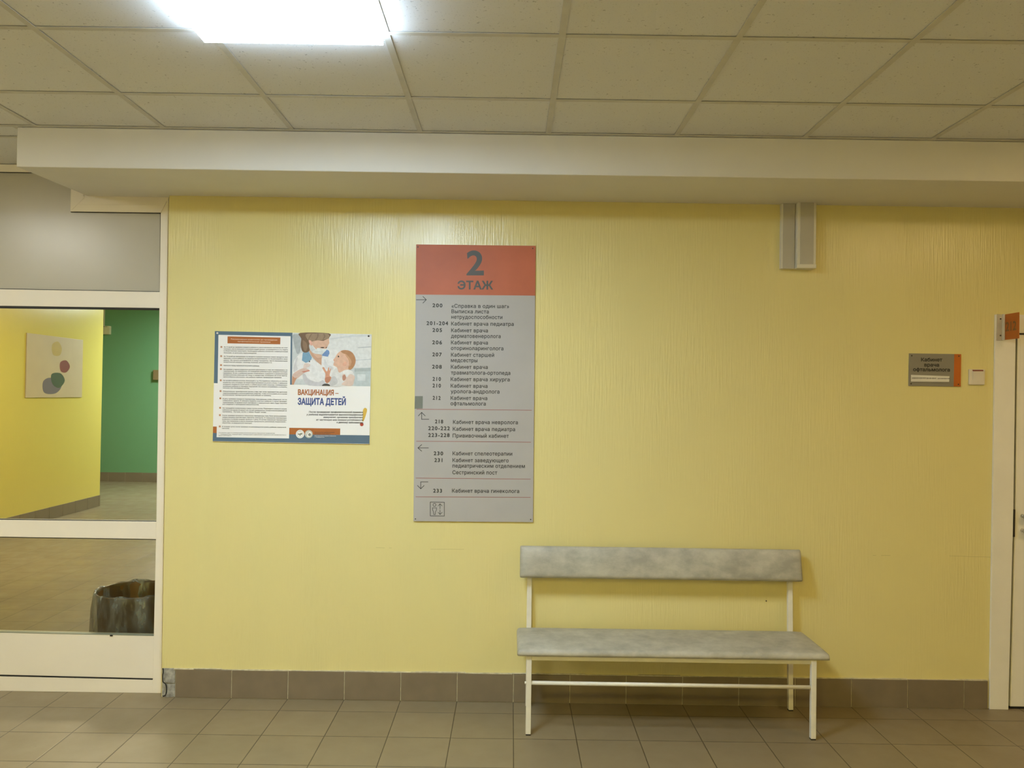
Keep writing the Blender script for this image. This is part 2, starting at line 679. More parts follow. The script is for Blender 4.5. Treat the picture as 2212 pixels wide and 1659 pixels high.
b = B()                                             # suspended grid: depth rails and cross rails
X0R = 0.1563
for k in range(-9, 9):
    x = X0R + 0.6 * k
    bx(b, x - .012, x + .012, YF, (0.04 if x < -2.4 else -0.57), ZC - .0004, ZC + .0012)
for n in range(0, 10):
    y = -1.0303 - 0.6 * n
    bx(b, XL, XR, y - .012, y + .012, ZC, ZC + .0012)
bx(b, XL, -2.33, -0.43 - .012, -0.43 + .012, ZC, ZC + .0012)
bx(b, XL, XR, -0.612, -0.5903, ZC - .001, ZC + .0012)
bx(b, -2.36, -2.336, -0.59, 0.05, ZC, ZC + .0012)
struct('trim_1', b, M['rail'])

b = B()                                             # dropped soffit over the wall
x0, x1 = -2.336, XR
zf, zb = 2.6875, 2.7065
prof = [(-0.5903, zf), (0.06, zb), (0.06, ZC + .004), (-0.5903, ZC - .001)]
hexa(b, [(x0, prof[0][0], zf), (x1, prof[0][0], zf), (x1, .06, zb), (x0, .06, zb),
         (x0, prof[0][0], ZC - .001), (x1, prof[0][0], ZC - .001), (x1, .06, ZC), (x0, .06, ZC)], 0.004)
struct('trim_2', b, M['soffit'])

# wall with the door opening at the right
b = B()
DX0, DX1, DZ = 2.63, 3.62, 2.09
prism(b, [(-1.857, 0), (DX0, 0), (DX0, ZC), (-1.869, ZC)], 0.0, 0.25)
bx(b, DX0, DX1, 0.0, .25, DZ, ZC)
bx(b, DX1, XR, 0.0, .25, 0, ZC)
bx(b, XL, -3.06, 0.0, .25, 0, ZC)
struct('wall_back', b, M['yellow'])
b = B()
bx(b, XL - .2, XL, YF, 0.25, 0, ZC)
struct('wall_left', b, M['cream'])
b = B()
bx(b, XR, XR + .2, YF, 0.25, 0, ZC)
struct('wall_right', b, M['cream'])
b = B()
bx(b, XL, XR, YF - .2, YF, 0, ZC)
struct('wall_front', b, M['cream'])

# hall behind the glazed partition
b = B()
bx(b, HALL_X - .2, HALL_X, 0.25, 7.0, 0, HALL_Z)
struct('wall_hall_left', b, M['yellow_hall'])
b = B()
bx(b, -9.0, -1.2, HALL_Y, HALL_Y + .2, 0, HALL_Z)
struct('wall_far', b, M['green'])
b = B()
bx(b, -1.6, -1.4, 0.25, HALL_Y, 0, HALL_Z)
struct('wall_hall_right', b, M['yellow_hall'])
b = B()
bx(b, -9.2, -9.0, 6.8, HALL_Y, 0, HALL_Z)
bx(b, -9.0, HALL_X - .2, 6.8, 7.0, 0, HALL_Z)
struct('wall_hall_end', b, M['yellow_hall'])
b = B()
bx(b, -9.2, -1.2, 0.12, HALL_Y + .2, HALL_Z, HALL_Z + .12)
bx(b, -5.4, -1.2, 0.12, 0.25, ZC, HALL_Z)
struct('ceiling', b, M['slab'])


def skirting(name, segs, along, pos, h, start, step=0.3028, sign=-1):
    """a row of skirting tiles with grout between; along = 'x' or 'y'"""
    b = B()
    a0, a1 = segs
    if along == 'x':
        bx(b, a0, a1, min(pos, pos + sign * .007), max(pos, pos + sign * .007), 0, h - .003, 0, 1)
    else:
        bx(b, min(pos, pos + sign * .007), max(pos, pos + sign * .007), a0, a1, 0, h - .003, 0, 1)
    k = math.floor((a0 - start) / step)
    while start + k * step < a1:
        s, e = max(a0, start + k * step + .0017), min(a1, start + (k + 1) * step - .0017)
        if e - s > .01:
            j = random.uniform(-.0012, .0012)
            lo, hi = min(pos, pos + sign * .01), max(pos, pos + sign * .01)
            if along == 'x':
                bx(b, s, e, lo, hi, 0.0015, h + j, .0012)
            else:
                bx(b, lo, hi, s, e, 0.0015, h + j, .0012)
        k += 1
    return b


b = skirting('baseboard_back', (-1.7817, 2.585), 'x', 0.0, 0.1505, -1.7817)
x = -1.79
while x < 2.58:                                     # ragged edge of the paint over the tiles
    L = random.uniform(.05, .3)
    z = 0.1505 + random.uniform(-.001, .0012)
    bx(b, x, min(x + L, 2.585), -random.uniform(.004, .0115), 0.0, z, z + random.uniform(.002, .006), 0, 2)
    x += L
struct('baseboard_back', b, [M['skirt'], M['grout'], M['grout']])
struct('baseboard_right', skirting('s', (3.66, XR), 'x', 0.0, .1505, -1.7817), [M['skirt'], M['grout']])
struct('baseboard_side', skirting('s', (0.25, 7.0), 'y', HALL_X, .155, .3, .3028, 1), [M['skirt'], M['grout']])
struct('baseboard_far', skirting('s', (-9, -1.6), 'x', HALL_Y, .165, -6.84), [M['skirt'], M['grout']])

# bare mortar where the first skirting tile is missing
b = B()
c = Crop(200, 1240, 5.925, -0.004)
for poly, d in (([(884, 1206), (1062, 1206), (1062, 1584), (884, 1584)], .0006),
                ([(912, 1212), (1055, 1212), (1055, 1392), (1000, 1396), (940, 1388), (908, 1340)], .006),
                ([(960, 1412), (1056, 1405), (1052, 1570), (945, 1580), (955, 1500)], .005),
                ([(890, 1225), (912, 1215), (912, 1500), (950, 1575), (890, 1565)], .001)):
    prism(b, c.pts(poly), -d, 0.002, .0015)
struct('trim_3', b, M['mortar'])
b = B()
c = Crop(200, 1240, 5.925, -0.014)
p = smooth_pts([(898, 1225), (906, 1255), (898, 1300), (905, 1375), (935, 1400), (950, 1450), (945, 1520), (918, 1560), (898, 1530)], 5)[:-5]
pts = [(q[0], -0.012 - .006 * math.sin(i / len(p) * 3.14), q[1]) for i, q in enumerate(c.pts(p))]
tube(b, pts, .0028, 8)
tag(link('wire', b, M['black'], None, True), 'thin black wire looped out of the broken skirting corner beside the glazed partition', 'wire')

# ------------------------------------------------------------------ glazed partition
YP = 0.05
win = struct_root('window_1', (-2.4, YP, 0))
LX = -3.06                                          # left end of the partition, just outside the photo


def band(l0, r0, l1, r1, y=YP):
    """a rail between two sloping pixel lines: (left x,y) (right x,y) of the upper edge, then of the lower edge"""
    out = []
    for (a, c2) in ((l0, r0), (l1, r1)):
        A, C = xz(*a, y), xz(*c2, y)
        t = (LX + .0695 - A[0]) / (C[0] - A[0])
        out += [(LX + .0695, A[1] + (C[1] - A[1]) * t), C]
    return [out[0], out[1], out[3], out[2]]


b = B()
pin = [xz(347, 459, YP), xz(344.6, 630, YP), xz(337.5, 1127, YP), xz(330, 1467, YP)]
post = [(pin[0][0], 2.703), pin[0], pin[1], pin[2], pin[3], (pin[3][0] - .001, 0.0), (-1.857, 0.0), (-1.868, 2.703)]
prism(b, post, YP, YP + .06, .0015)
pt = at(1, 1)
q = [xz(362.5, 430, YP), xz(365, 430, YP), xz(350, 1495, YP), xz(347.5, 1495, YP)]
prism(b, q, YP - .012, YP + .002)                    # cover strip against the wall
q = [(LX, 0), (LX + .07, 0), (LX + .07, ZC), (LX, ZC)]
prism(b, q, YP, YP + .06, .0015)
link('frame_post', b, M['frame'], win)
for name, poly in (('frame_rail', band((0, 624.5), (345, 630.5), (0, 660.5), (345, 665.5))),
                   ('frame_rail', band((0, 1123), (337.5, 1127), (0, 1159.6), (337, 1164.8))),
                   ('frame_rail', [*band((0, 1459.5), (330, 1468), (0, 1486.3), (345, 1496.5))[:2],
                                   (xz(330, 1468, YP)[0], 0.0), (LX + .0695, 0.0)])):
    b = B()
    prism(b, poly, YP, YP + .055, .0015)
    link(name, b, M['frame'], win)
b = B()                                             # header at the ceiling, left of the soffit
prism(b, [(LX + .0695, ZC), (-2.3, ZC), (-2.3, 2.834), (LX + .0695, 2.834)], YP, YP + .055, .0015)
link('frame_rail', b, M['frame'], win)
b = B()                                             # mitred profile round the end of the soffit
yv = YP - .006
o_, i_ = xz(152, 456.5, yv), xz(183, 426.5, yv)
rt = xz(347, 459, yv)
prism(b, [(o_[0], ZC), (i_[0], ZC), i_, o_], yv, YP + .05, .001)
prism(b, [o_, i_, (i_[0] - .012, 2.714), (xz(366, 429, yv)[0], 2.714), rt], yv, YP + .05, .001)
g0, g1 = xz(168, 441.5, yv), xz(344, 444, yv)
prism(b, [g0, (g0[0] + .004, g0[1] + .003), (g1[0], g1[1] + .003), g1], yv - .0025, yv + .01)
link('soffit_profile', b, M['frame'], win)
b = B()
u0, u1 = xz(0, 371, YP), xz(346, 459.5, YP)
lw = band((0, 624.5), (345, 630.5), (0, 624.5), (345, 630.5))
prism(b, [(LX + .05, 2.845), (-2.31, 2.845), (-2.31, 2.70), (pin[0][0] + .01, 2.70), (pin[0][0] + .01, lw[1][1] - .01), (LX + .05, lw[0][1] - .01)], YP + .012, YP + .04)
link('infill_panel', b, M['panel'], win)
lp = band((0, 1366), (332, 1374), (0, 1458), (330, 1466.2))
b = B()
prism(b, [lp[0], (lp[1][0] + .008, lp[1][1]), (lp[2][0] + .012, lp[2][1]), lp[3]], YP + .004, YP + .045, .001)
link('kick_panel', b, M['frame'], win)
for l0, r0, l1, r1 in (((0, 655), (345, 660), (0, 1130), (337, 1134)), ((0, 1154), (337, 1159), (0, 1372), (332, 1380))):
    b = B()
    pl = band(l0, r0, l1, r1, YP + .025)
    prism(b, [pl[0], (pl[1][0] + .01, pl[1][1]), (pl[2][0] + .02, pl[2][1]), pl[3]], YP + .025, YP + .031)
    link('pane', b, M['glass'], win)
b = B()
for l0, r0, th, d in (((0, 660.2), (345, 665.2), 5.0, .003), ((0, 1121.8), (337.5, 1125.8), 5.5, .003), ((0, 1159), (337, 1164.4), 2.2, .003),
                      ((0, 1458.2), (329.5, 1466.4), 2.6, .0), ((0, 623.2), (345, 629.4), 1.8, .002), ((0, 370.3), (90, 372), 2.0, .003)):
    pl = band((l0[0], l0[1]), r0, (l0[0], l0[1] + th), (r0[0], r0[1] + th * .85), YP + d)
    prism(b, pl, YP + d, YP + .03)
pl = [xz(152, 456, YP), xz(347, 458.6, YP), xz(347, 460.6, YP), xz(152, 458, YP)]
prism(b, pl, YP + .003, YP + .03)
pl = [xz(345.6, 460, YP), xz(347.2, 460, YP), xz(345.2, 630, YP), xz(343.8, 630, YP)]
prism(b, pl, YP + .004, YP + .03)
link('gasket', b, M['black'], win)
b = B()
pl = band((0, 1365.0), (332, 1372.6), (0, 1366.6), (332, 1374.0), YP + .003)
prism(b, pl, YP + .003, YP + .03)
link('glazing_bead', b, M['edge'], win)
b = B()
p = at(240, 1373.3, YP)
bx(b, p.x - .007, p.x + .007, YP - .001, YP + .02, p.z - .003, p.z + .004, .001)
link('screw', b, M['black'], win)

# ------------------------------------------------------------------ door at the right
door = struct_root('door_1', (3.1, 0.03, 0))
b = B()
YA = -0.014
al = [xz(2151, 679, YA), xz(2194.5, 722, YA), xz(2189.5, 1100, YA), xz(2178.5, 1531, YA), xz(2138, 1533.5, YA)]
zt = al[0][1]
prism(b, [al[0], (al[1][0], zt), al[1], al[2], (al[3][0], 0.0), (al[4][0], 0.0)], YA, 0.0, .002)
bx(b, al[1][0], 3.66, YA, 0.0, 2.025, zt, .002)
bx(b, 3.57, 3.66, YA, 0.0, 0, 2.025, .002)
link('architrave', b, M['door'], door)
b = B()
prism(b, [(al[1][0] - .004, 2.03), (al[1][0] + .006, 2.03), (al[3][0] + .006, 0), (al[3][0] - .004, 0)], -.004, .06)
bx(b, al[1][0], 3.57, -.004, .06, 2.018, 2.028)
link('rebate_shade', b, M['dark_metal'], door)  # dark strip colours the gap between frame and leaf as shade
b = B()
lf = [xz(2197.5, 723, .0), xz(2192.5, 1100, .0), xz(2181.3, 1527.5, .0)]
prism(b, [(lf[0][0], 2.017), (3.565, 2.017), (3.565, .012), (lf[2][0], .012), lf[1]], -.002, .04, .004)
q0, q1 = xz(2204.5, 730, -.003), xz(2187, 1520, -.003)
prism(b, [(q0[0], 1.99), (q0[0] + .002, 1.99), (q1[0] + .002, .05), (q1[0], .05)], -.003, .0)
leaf = link('door_leaf', b, M['door'], door)
b = B()
bx(b, lf[2][0], 3.56, .002, .04, 0.001, .011)
link('threshold_gap_shade', b, M['black'], door)  # black strip stands in for the shaded gap under the door
b = B()
s = [xz(2189.2, 1100, -.016), xz(2193.8, 1101, -.016), xz(2193, 1160, -.016), xz(2188.4, 1160, -.016)]
prism(b, s, -.016, -.001, .002)
link('strike_plate', b, M['dark_metal'], leaf)
for py, nm in ((1116, 'door_knob'), (1147.5, 'lock_knob')):
    b = B()
    p = at(2214, py, -.03)
    tube(b, [(p.x + .004, -.002, p.z), (p.x + .004, -.022, p.z)], .011, 16)
    t = B()
    bmesh.ops.create_uvsphere(t, u_segments=20, v_segments=12, radius=.017)
    bmesh.ops.transform(t, matrix=Matrix.Translation((p.x + .004, -.034, p.z)) @ Matrix.Diagonal((1, .85, 1, 1)), verts=t.verts)
    merge(b, t)
    link(nm, b, M['chrome'], leaf, True)
# ------------------------------------------------------------------ ceiling lamps


def lamp(x, y, z, mat, label, size=.6, group=None):
    t = thing('ceiling_lamp', label, 'ceiling lamp', (x, y, z), 'square ceiling lamps')
    b = B()
    bx(b, x - size / 2 - .003, x + size / 2 + .003, y - size / 2, y + size / 2, z - .006, z + .003)
    link('lamp_body', b, M['frame'], t)
    b = B()
    bx(b, x - size / 2 - .004, x + size / 2 + .004, y - size / 2, y + size / 2, z - .036, z - .006)
    link('diffuser_rim', b, M[mat + '_rim'], t)
    b = B()
    bx(b, x - size / 2 - .004, x + size / 2 + .004, y - size / 2, y + size / 2, z - .039, z - .0362)
    link('diffuser', b, M[mat], t)
    return t


lamp(-.757, -1.928, ZC, 'lamp_main', 'square glowing white ceiling lamp above and left of the floor directory sign')
lamp(2.96, -1.928, ZC, 'lamp_right', 'square warm ceiling lamp over the corridor right of the bench, outside the photo')
lamp(-3.58, -1.928, ZC, 'lamp_left', 'square warm ceiling lamp in front of the glazed partition, outside the photo')
lamp(-.757, -5.53, ZC, 'lamp_rear', 'added unseen fill lamp on the ceiling behind the viewer')  # added out of view to lift the room's warm ambient light
lamp(-3.9, 3.6, HALL_Z, 'lamp_hall', 'added unseen ceiling lamp in the hall behind the glass, nearer the partition')  # unseen lamp added to brighten the near part of the hall
lamp(-4.6, 8.4, HALL_Z, 'lamp_hall_far', 'added unseen ceiling lamp in the hall behind the glass, before the green wall')  # unseen lamp added to light up the green wall

# ------------------------------------------------------------------ bench
bench = thing('waiting_bench', 'long grey vinyl waiting bench with backrest and white tube frame against yellow wall', 'bench', (.8, -.24, 0))


def cushion(x0, x1, v0, v1, thick, bulge, fold, nu=56, nv=20, corner=.0):
    """padded board in (x, v) with its padded face towards +w; returns (x, v, w) grid mesh"""
    t = B()
    top, bot = [], []
    for i in range(nu + 1):
        u = -math.cos(math.pi * i / nu) if False else (2 * i / nu - 1)
        u = math.copysign(1 - (1 - abs(u)) ** 1.6, u)
        ra, rb = [], []
        for j in range(nv + 1):
            v = 2 * j / nv - 1
            v = math.copysign(1 - (1 - abs(v)) ** 1.5, v)
            x = (x0 + x1) / 2 + u * (x1 - x0) / 2
            y = (v0 + v1) / 2 + v * (v1 - v0) / 2
            ex = (1 - abs(u)) * (x1 - x0) / 2
            ey = (1 - abs(v)) * (v1 - v0) / 2
            e = lambda d, r: math.sqrt(max(0.0, 1 - (1 - min(1, d / r)) ** 2))
            w = thick * .45 + thick * .55 * e(ex, fold) * e(ey, fold) + bulge * e(ex, .10) * e(ey, (v1 - v0) / 2)
            if corner:
                k = max(0, 1 - ex / corner) * max(0, 1 - ey / corner)
                x -= math.copysign(k * corner * .3, u)
                y -= math.copysign(k * corner * .3, v)
            ra.append(t.verts.new((x, y, w)))
            rb.append(t.verts.new((x, y, 0)))
        top.append(ra)
        bot.append(rb)
    for i in range(nu):
        for j in range(nv):
            t.faces.new((top[i][j], top[i + 1][j], top[i + 1][j + 1], top[i][j + 1]))
            t.faces.new((bot[i][j], bot[i][j + 1], bot[i + 1][j + 1], bot[i + 1][j]))
    for i in range(nu):
        t.faces.new((top[i][0], bot[i][0], bot[i + 1][0], top[i + 1][0]))
        t.faces.new((top[i][nv], top[i + 1][nv], bot[i + 1][nv], bot[i][nv]))
    for j in range(nv):
        t.faces.new((top[0][j], top[0][j + 1], bot[0][j + 1], bot[0][j]))
        t.faces.new((top[nu][j], bot[nu][j], bot[nu][j + 1], top[nu][j + 1]))
    bmesh.ops.recalc_face_normals(t, faces=t.faces)
    return t


t = cushion(.048, 1.567, -.442, -.052, .026, .012, .012, corner=.014)
bmesh.ops.translate(t, verts=t.verts, vec=(0, 0, .388))
seat = link('seat', t, M['vinyl'], bench, True)
t = cushion(.060, 1.553, -.083, .083, .028, .016, .011, corner=.007)
tilt = math.radians(14)
mt = Matrix.Translation((0, -.060, .765)) @ Matrix.Rotation(-tilt, 4, 'X') @ Matrix.Rotation(math.pi / 2, 4, 'X')
bmesh.ops.transform(t, matrix=mt, verts=t.verts)
back = link('backrest', t, M['vinyl'], bench, True)
LXB, RXB = .1105, 1.5045
for xx, yy in ((LXB - .004, -.416), (RXB - .016, -.424)):
    b = B()
    bx(b, xx - .0125, xx + .0125, yy - .0125, yy + .0125, .006, .386, .002)
    lg = link('leg', b, M['tube'], bench)
    b = B()
    bx(b, xx - .0115, xx + .0115, yy - .0115, yy + .0115, 0, .006)
    link('foot_cap', b, M['black'], lg)
for xx in (LXB + .002, RXB):
    b = B()
    h = .0125
    lo, md, hi = (-.064, 0.006), (-.047, .40), (-.030, .80)
    for (ya, za), (yb, zb2) in ((lo, md), (md, hi)):
        hexa(b, [(xx - h, ya - h, za), (xx + h, ya - h, za), (xx + h, ya + h, za), (xx - h, ya + h, za),
                 (xx - h, yb - h, zb2), (xx + h, yb - h, zb2), (xx + h, yb + h, zb2), (xx - h, yb + h, zb2)], .0015)
    lg = link('leg', b, M['tube'], bench)
    b = B()
    bx(b, xx - .0115, xx + .0115, -.064 - .0115, -.064 + .0115, 0, .006)
    link('foot_cap', b, M['black'], lg)
b = B()
bx(b, LXB, RXB - .016, -.424, -.402, .362, .387, .002)
bx(b, LXB, RXB, -.062, -.042, .362, .387, .002)
for xx in (LXB, RXB - .008):
    bx(b, xx - .011, xx + .011, -.41, -.05, .363, .386, .002)
link('seat_frame', b, M['tube'], bench)
b = B()
zst = at(1450, 1479.2, -.416).z
tube(b, [(LXB, -.416, zst), (RXB - .016, -.424, zst)], .0095, 14)
tube(b, [(LXB - .024, -.416, zst), (LXB - .012, -.416, zst)], .006, 10)
link('stretcher', b, M['tube'], bench, True)

# ------------------------------------------------------------------ floor directory sign
sg = thing('directory_sign', 'tall grey and orange floor directory sign with room numbers on yellow wall', 'sign', (-.2, -.008, 1.71))
YS = -.010
A = Crop(880, 510, 4.2533, YS - .0003)
D = Crop(880, 840, 5.35, YS - .0003)
cor = [xz(899, 528, YS), xz(1157.2, 531, YS), xz(1151.4, 1128, YS), xz(893, 1126, YS)]
b = B()
prism(b, cor, YS, 0, .001)
plate = link('sign_plate', b, M['sign_grey'], sg)
b = B()
flat(b, [cor[0], cor[1], xz(1156.2, 638.6, YS), xz(898, 636.3, YS)], YS - .0002)
link('header_band', b, M['sign_orange'], sg)
b = B()
A.y = YS - .0005
write(b, '2', A(543, 353), A(703, 353), 226 / 4.2533 / 400.5, YS - .0006, .026, 8)
write(b, 'ЭТАЖ', A(460, 487), A(788, 489), 76 / 4.2533 / 400.5, YS - .0006, .03, 4)
link('header_lettering', b, M['ink_grey'], sg)
ca = 34.5 / 4.2533 / 400.5
ENTRIES = [
    (A, ('200', 230, 322, 653), [('«Справка в один шаг»', 405, 935, 659), ('Выписка листа', 405, 748, 709), ('нетрудоспособности', 403, 873, 760)]),
    (A, ('201-204', 176, 374, 817), [('Кабинет врача педиатра', 402, 977, 822)]),
    (A, ('205', 230, 318, 880), [('Кабинет врача', 402, 740, 883), ('дерматовенеролога', 401, 857, 935)]),
    (A, ('206', 228, 318, 993), [('Кабинет врача', 401, 740, 995), ('оториноларинголога', 400, 882, 1047)]),
    (A, ('207', 229, 316, 1104), [('Кабинет старшей', 401, 797, 1108), ('медсестры', 400, 643, 1158)]),
    (A, ('208', 227, 316, 1217), [('Кабинет врача', 400, 738, 1219), ('травматолога-ортопеда', 400, 946, 1272)]),
    (A, ('210', 231, 308, 1329), [('Кабинет врача хирурга', 398, 940, 1332)]),
    (A, ('210', 231, 308, 1390), [('Кабинет врача', 398, 736, 1393), ('уролога-андролога', 398, 846, 1444)]),
    (A, ('212', 232, 305, 1503), [('Кабинет врача', 397, 734, 1505), ('офтальмолога', 397, 720, 1555)]),
    (D, ('218', 319, 413, 398), [('Кабинет врача невролога', 527, 1277, 405)]),
    (D, ('220-222', 241, 490, 476), [('Кабинет врача педиатра', 525, 1245, 485)]),
    (D, ('223-228', 241, 488, 555), [('Прививочный кабинет', 524, 1172, 562)]),
    (D, ('230', 304, 413, 766), [('Кабинет спелеотерапии', 523, 1212, 768)]),
    (D, ('231', 312, 405, 844), [('Кабинет заведующего', 522, 1170, 846), ('педиатрическим отделением', 521, 1358, 910), ('Сестринский пост', 521, 1038, 987)]),
    (D, ('233', 298, 400, 1198), [('Кабинет врача гинеколога', 516, 1292, 1199)]),
]
for c, (s, xa, xb, y), names in ENTRIES:
    b = B()
    write(b, s, c(xa, y - 1), c(xb, y + 1), ca, YS - .0006, .03, 3, 0, 1.25)
    link('room_number', b, M['ink'], sg)
    b = B()
    for s, xa, xb, y in names:
        write(b, s, c(xa, y - 1), c(xb, y + (xb - xa) * .005), ca, YS - .0006, .015, 3, 0, 1.05)
    link('room_name', b, M['ink'], sg)
for c, lines in ((A, [[(82, 585), (172, 585)], [(143, 555), (174, 585), (143, 615)]]),
                 (D, [[(248, 352), (165, 352), (165, 275)], [(127, 312), (165, 272), (205, 312)]]),
                 (D, [[(243, 683), (124, 683)], [(165, 645), (122, 683), (165, 720)]]),
                 (D, [[(238, 1075), (155, 1075), (155, 1152)], [(117, 1117), (155, 1155), (193, 1117)]])):
    b = B()
    for l in lines:
        stroke(b, c.pts(l), .0030, YS - .0006)
    link('arrow', b, M['ink'], sg)
for (xa, ya, xb, yb) in ((108, 235, 1435, 247), (105, 605, 1427, 616), (98, 1031, 1422, 1043), (97, 1247, 1421, 1255)):
    b = B()
    stroke(b, D.pts([(xa, ya), (xb, yb)]), .0024, YS - .0006)
    link('divider_line', b, M['sign_red'], sg)
b = B()
stroke(b, D.pts([(265, 1309), (427, 1311), (427, 1470), (265, 1468), (265, 1309)]), .0028, YS - .0006)
stroke(b, D.pts([(313 + 17 * math.cos(k * .4488), 1341 + 17 * math.sin(k * .4488)) for k in range(15)]), .0024, YS - .0006)
stroke(b, D.pts([(290, 1375), (337, 1375), (335, 1402), (326, 1418), (322, 1452), (305, 1452), (301, 1418), (292, 1402), (290, 1375)]), .0024, YS - .0006)
for l in ([(378, 1386), (378, 1332)], [(355, 1353), (378, 1329), (402, 1353)], [(378, 1400), (378, 1449)], [(355, 1427), (378, 1451), (402, 1427)]):
    stroke(b, D.pts(l), .0024, YS - .0006)
link('lift_symbol', b, M['ink'], sg)
b = B()
prism(b, A.pts([(70, 1470), (142, 1470), (140, 1584), (66, 1586)]), YS - .0016, YS, .0003)
link('corner_sticker', b, M['sticker'], sg)
for p in (A(97, 100), A(1152, 113), D(93, 1503), D(1425, 1510)):
    b = B()
    disc(b, p[0], p[1], .0032, YS - .002, YS, 12)
    link('screw', b, M['ink'], sg)

# ------------------------------------------------------------------ vaccination poster
ps = thing('poster', 'white and blue vaccination poster with a photo of a masked nurse holding a baby', 'poster', (-1.18, -.004, 1.67))
YQ = -.008
C = Crop(440, 690, 5.6718, YQ)
b = B()
prism(b, C.pts([(137, 143), (2057, 183), (2030, 1527), (110, 1493)]), YQ, -.0015, 0)
link('poster_board', b, M['poster'], ps)
b = B()
y1 = YQ - .0003
for poly in ([(137, 143), (1088, 163), (1086, 206), (137, 187)], [(137, 187), (181, 188), (171, 782), (125, 780)],
             [(1066, 205), (1087, 206), (1080, 800), (1059, 799)],
             [(110, 1490), (113, 1390), (160, 1393), (158, 1443), (1045, 1458), (1047, 1408), (2032, 1420), (2030, 1524)]):
    flat(b, C.pts(poly), y1)
link('blue_border', b, M['blue'], ps)
for poly in ([(293, 208), (940, 222), (938, 305), (292, 293)], [(115, 1312), (160, 1313), (159, 1393), (113, 1390)],
             [(1050, 1328), (1673, 1337), (1672, 1415), (1047, 1408)]):
    b = B()
    flat(b, C.pts(poly), y1 - .0001)
    link('orange_band', b, M['rust'], ps)
H = Crop(455, 710, 6.638, YQ - .0005)
T = Crop(620, 700, 6.38, YQ - .0005)
yt = YQ - .0006
ch = 1 / 401.0
b = B()
write(b, 'Рекомендации родителям до проведения', H(290, 156), H(955, 170), 15 / 6.638 * ch, yt, .022, 2)
write(b, 'профилактической прививки', H(388, 190), H(857, 200), 15 / 6.638 * ch, yt, .022, 2)
link('heading_lettering', b, M['pink_ink'], ps)
PARAS = [
    ((262, 290, 317, 345), 1107, 660, ['За 3-5 дней до прививки оградить ребенка от многочисленных контактов: не стоит',
     'посещать места большого скопления людей (рынки, супермаркеты и т.п.), ездить',
     'в общественном транспорте. Необходимо избегать контактов с инфекционными', 'больными, не допускать переохлаждения.']),
    ((396, 424, 452, 478), 1103, 880, ['За 7-8 дней до вакцинации не вводите в рацион малыша новые продукты или',
     'прикорм, а если ребенок на грудном вскармливании, то не расширяйте свою',
     'диету. Не нужно употреблять в пищу продукты, часто вызывающие', 'аллергические реакции - шоколад, клубника, цитрусовые и т.п.']),
    ((527,), 1100, 700, ['Накануне перед прививкой искупайте ребенка.']),
    ((582, 608, 636, 662, 690), 1100, 1020, ['На приеме у врача родители должны рассказать о том, не повышалась ли',
     'температура, не изменилось ли поведение ребенка в дни, предшествующие',
     'прививке. Если у ребенка ранее отмечались судороги и выраженные',
     'аллергические реакции на пищу и лекарства, сообщите об этом врачу.', 'Целесообразно рассказать, как ребенок перенес предыдущие прививки.']),
    ((742, 770, 797, 824, 848), 1097, 555, ['Не пугайте ребенка уколом, больницей и т.д. Постарайтесь объяснить (с учетом',
     'возраста) суть ситуации, не акцентируя внимание на уколе и боли. С малышом',
     'младшего возраста стоит взять с собой какую-либо игрушку, отвлекающую',
     'внимание ребенка от болевых ощущений. Ею можно потребовать и утешить,', 'малыша при проведении укола.']),
    ((898, 925, 950), 1095, 870, ['Обязательно приобретите (если у вас нет этих препаратов) детские',
     'жаропонижающие и антигистаминные средства, чтобы использовать их в случае', 'возникновения температурной или иной реакции на прививку.']),
    ((1005, 1031, 1058, 1083), 1093, 695, ['В день прививки измерьте температуру тела малыша, чтобы убедиться, что он',
     'совершенно здоров. В кабинете педиатр осмотрит ребенка, а также проведет',
     'термометрию. В прививочный сертификат и медицинскую карту будут внесены', 'все сведения о проводимом вмешательстве.']),
    ((1138, 1165, 1190), 1090, 800, ['Не покидайте поликлинику сразу после укола. Подождите немного возле',
     'кабинета (не менее 30 минут) на случай немедленных аллергических реакций на', 'прививку. Лучше, если с вами будет вода.']),
    ((1243, 1270, 1297, 1324, 1350), 1087, 595, ['После прививки возможно повышение температуры тела. Если использовались',
     'живые вакцины (против кори, паротита, краснухи), то повышение температуры',
     'возможно и в более поздние сроки (5-11 день). В случае повышения температуры',
     'тела, при появлении в месте инъекции припухлости, уплотнения, покраснения -', 'обратитесь за медицинской помощью.']),
    ((1403, 1428), 1083, 270, ['В течение суток после прививки не рекомендуется купать ребенка, ограничьте', 'прогулки.']),
]
b = B()
for ys, xr, xe, lines in PARAS:
    for i, (y, s) in enumerate(zip(ys, lines)):
        xa = 190 - (y - 262) * .0225
        xb = xe if i == len(lines) - 1 else xr
        write(b, s, H(xa, y + 7), H(xb, y + 7 + (xb - xa) * .0125), 14.5 / 6.638 * ch, yt, .022, 2)
for y, xb, s in ((1490, 920, 'Составитель: врач по гигиеническому воспитанию центра медицинской профилактики'),
                 (1512, 1083, 'г. Симферополь, главный врач, заведующая отделением медицинской профилактики и'), (1532, 300, 'врач-методист')):
    write(b, s, H(115, y + 5), H(xb, y + 5 + (xb - 115) * .0125), 11 / 6.638 * ch, yt, .012, 2)
link('body_text', b, M['ink'], ps)
for x, y in ((154, 261), (151, 393), (149, 522), (147, 578), (145, 740), (142, 894), (139, 998), (136, 1134), (133, 1239), (131, 1401)):
    b = B()
    flat(b, H.pts([(x - 12, y - 11), (x + 12, y - 11), (x + 12, y + 12), (x - 12, y + 12)]), yt)
    flat(b, H.pts([(x - 4, y - 4), (x + 4, y - 4), (x + 4, y + 4), (x - 4, y + 4)]), yt - .0001, 1)
    link('bullet_mark', b, [M['rust'], M['pink_ink']], ps)
b = B()
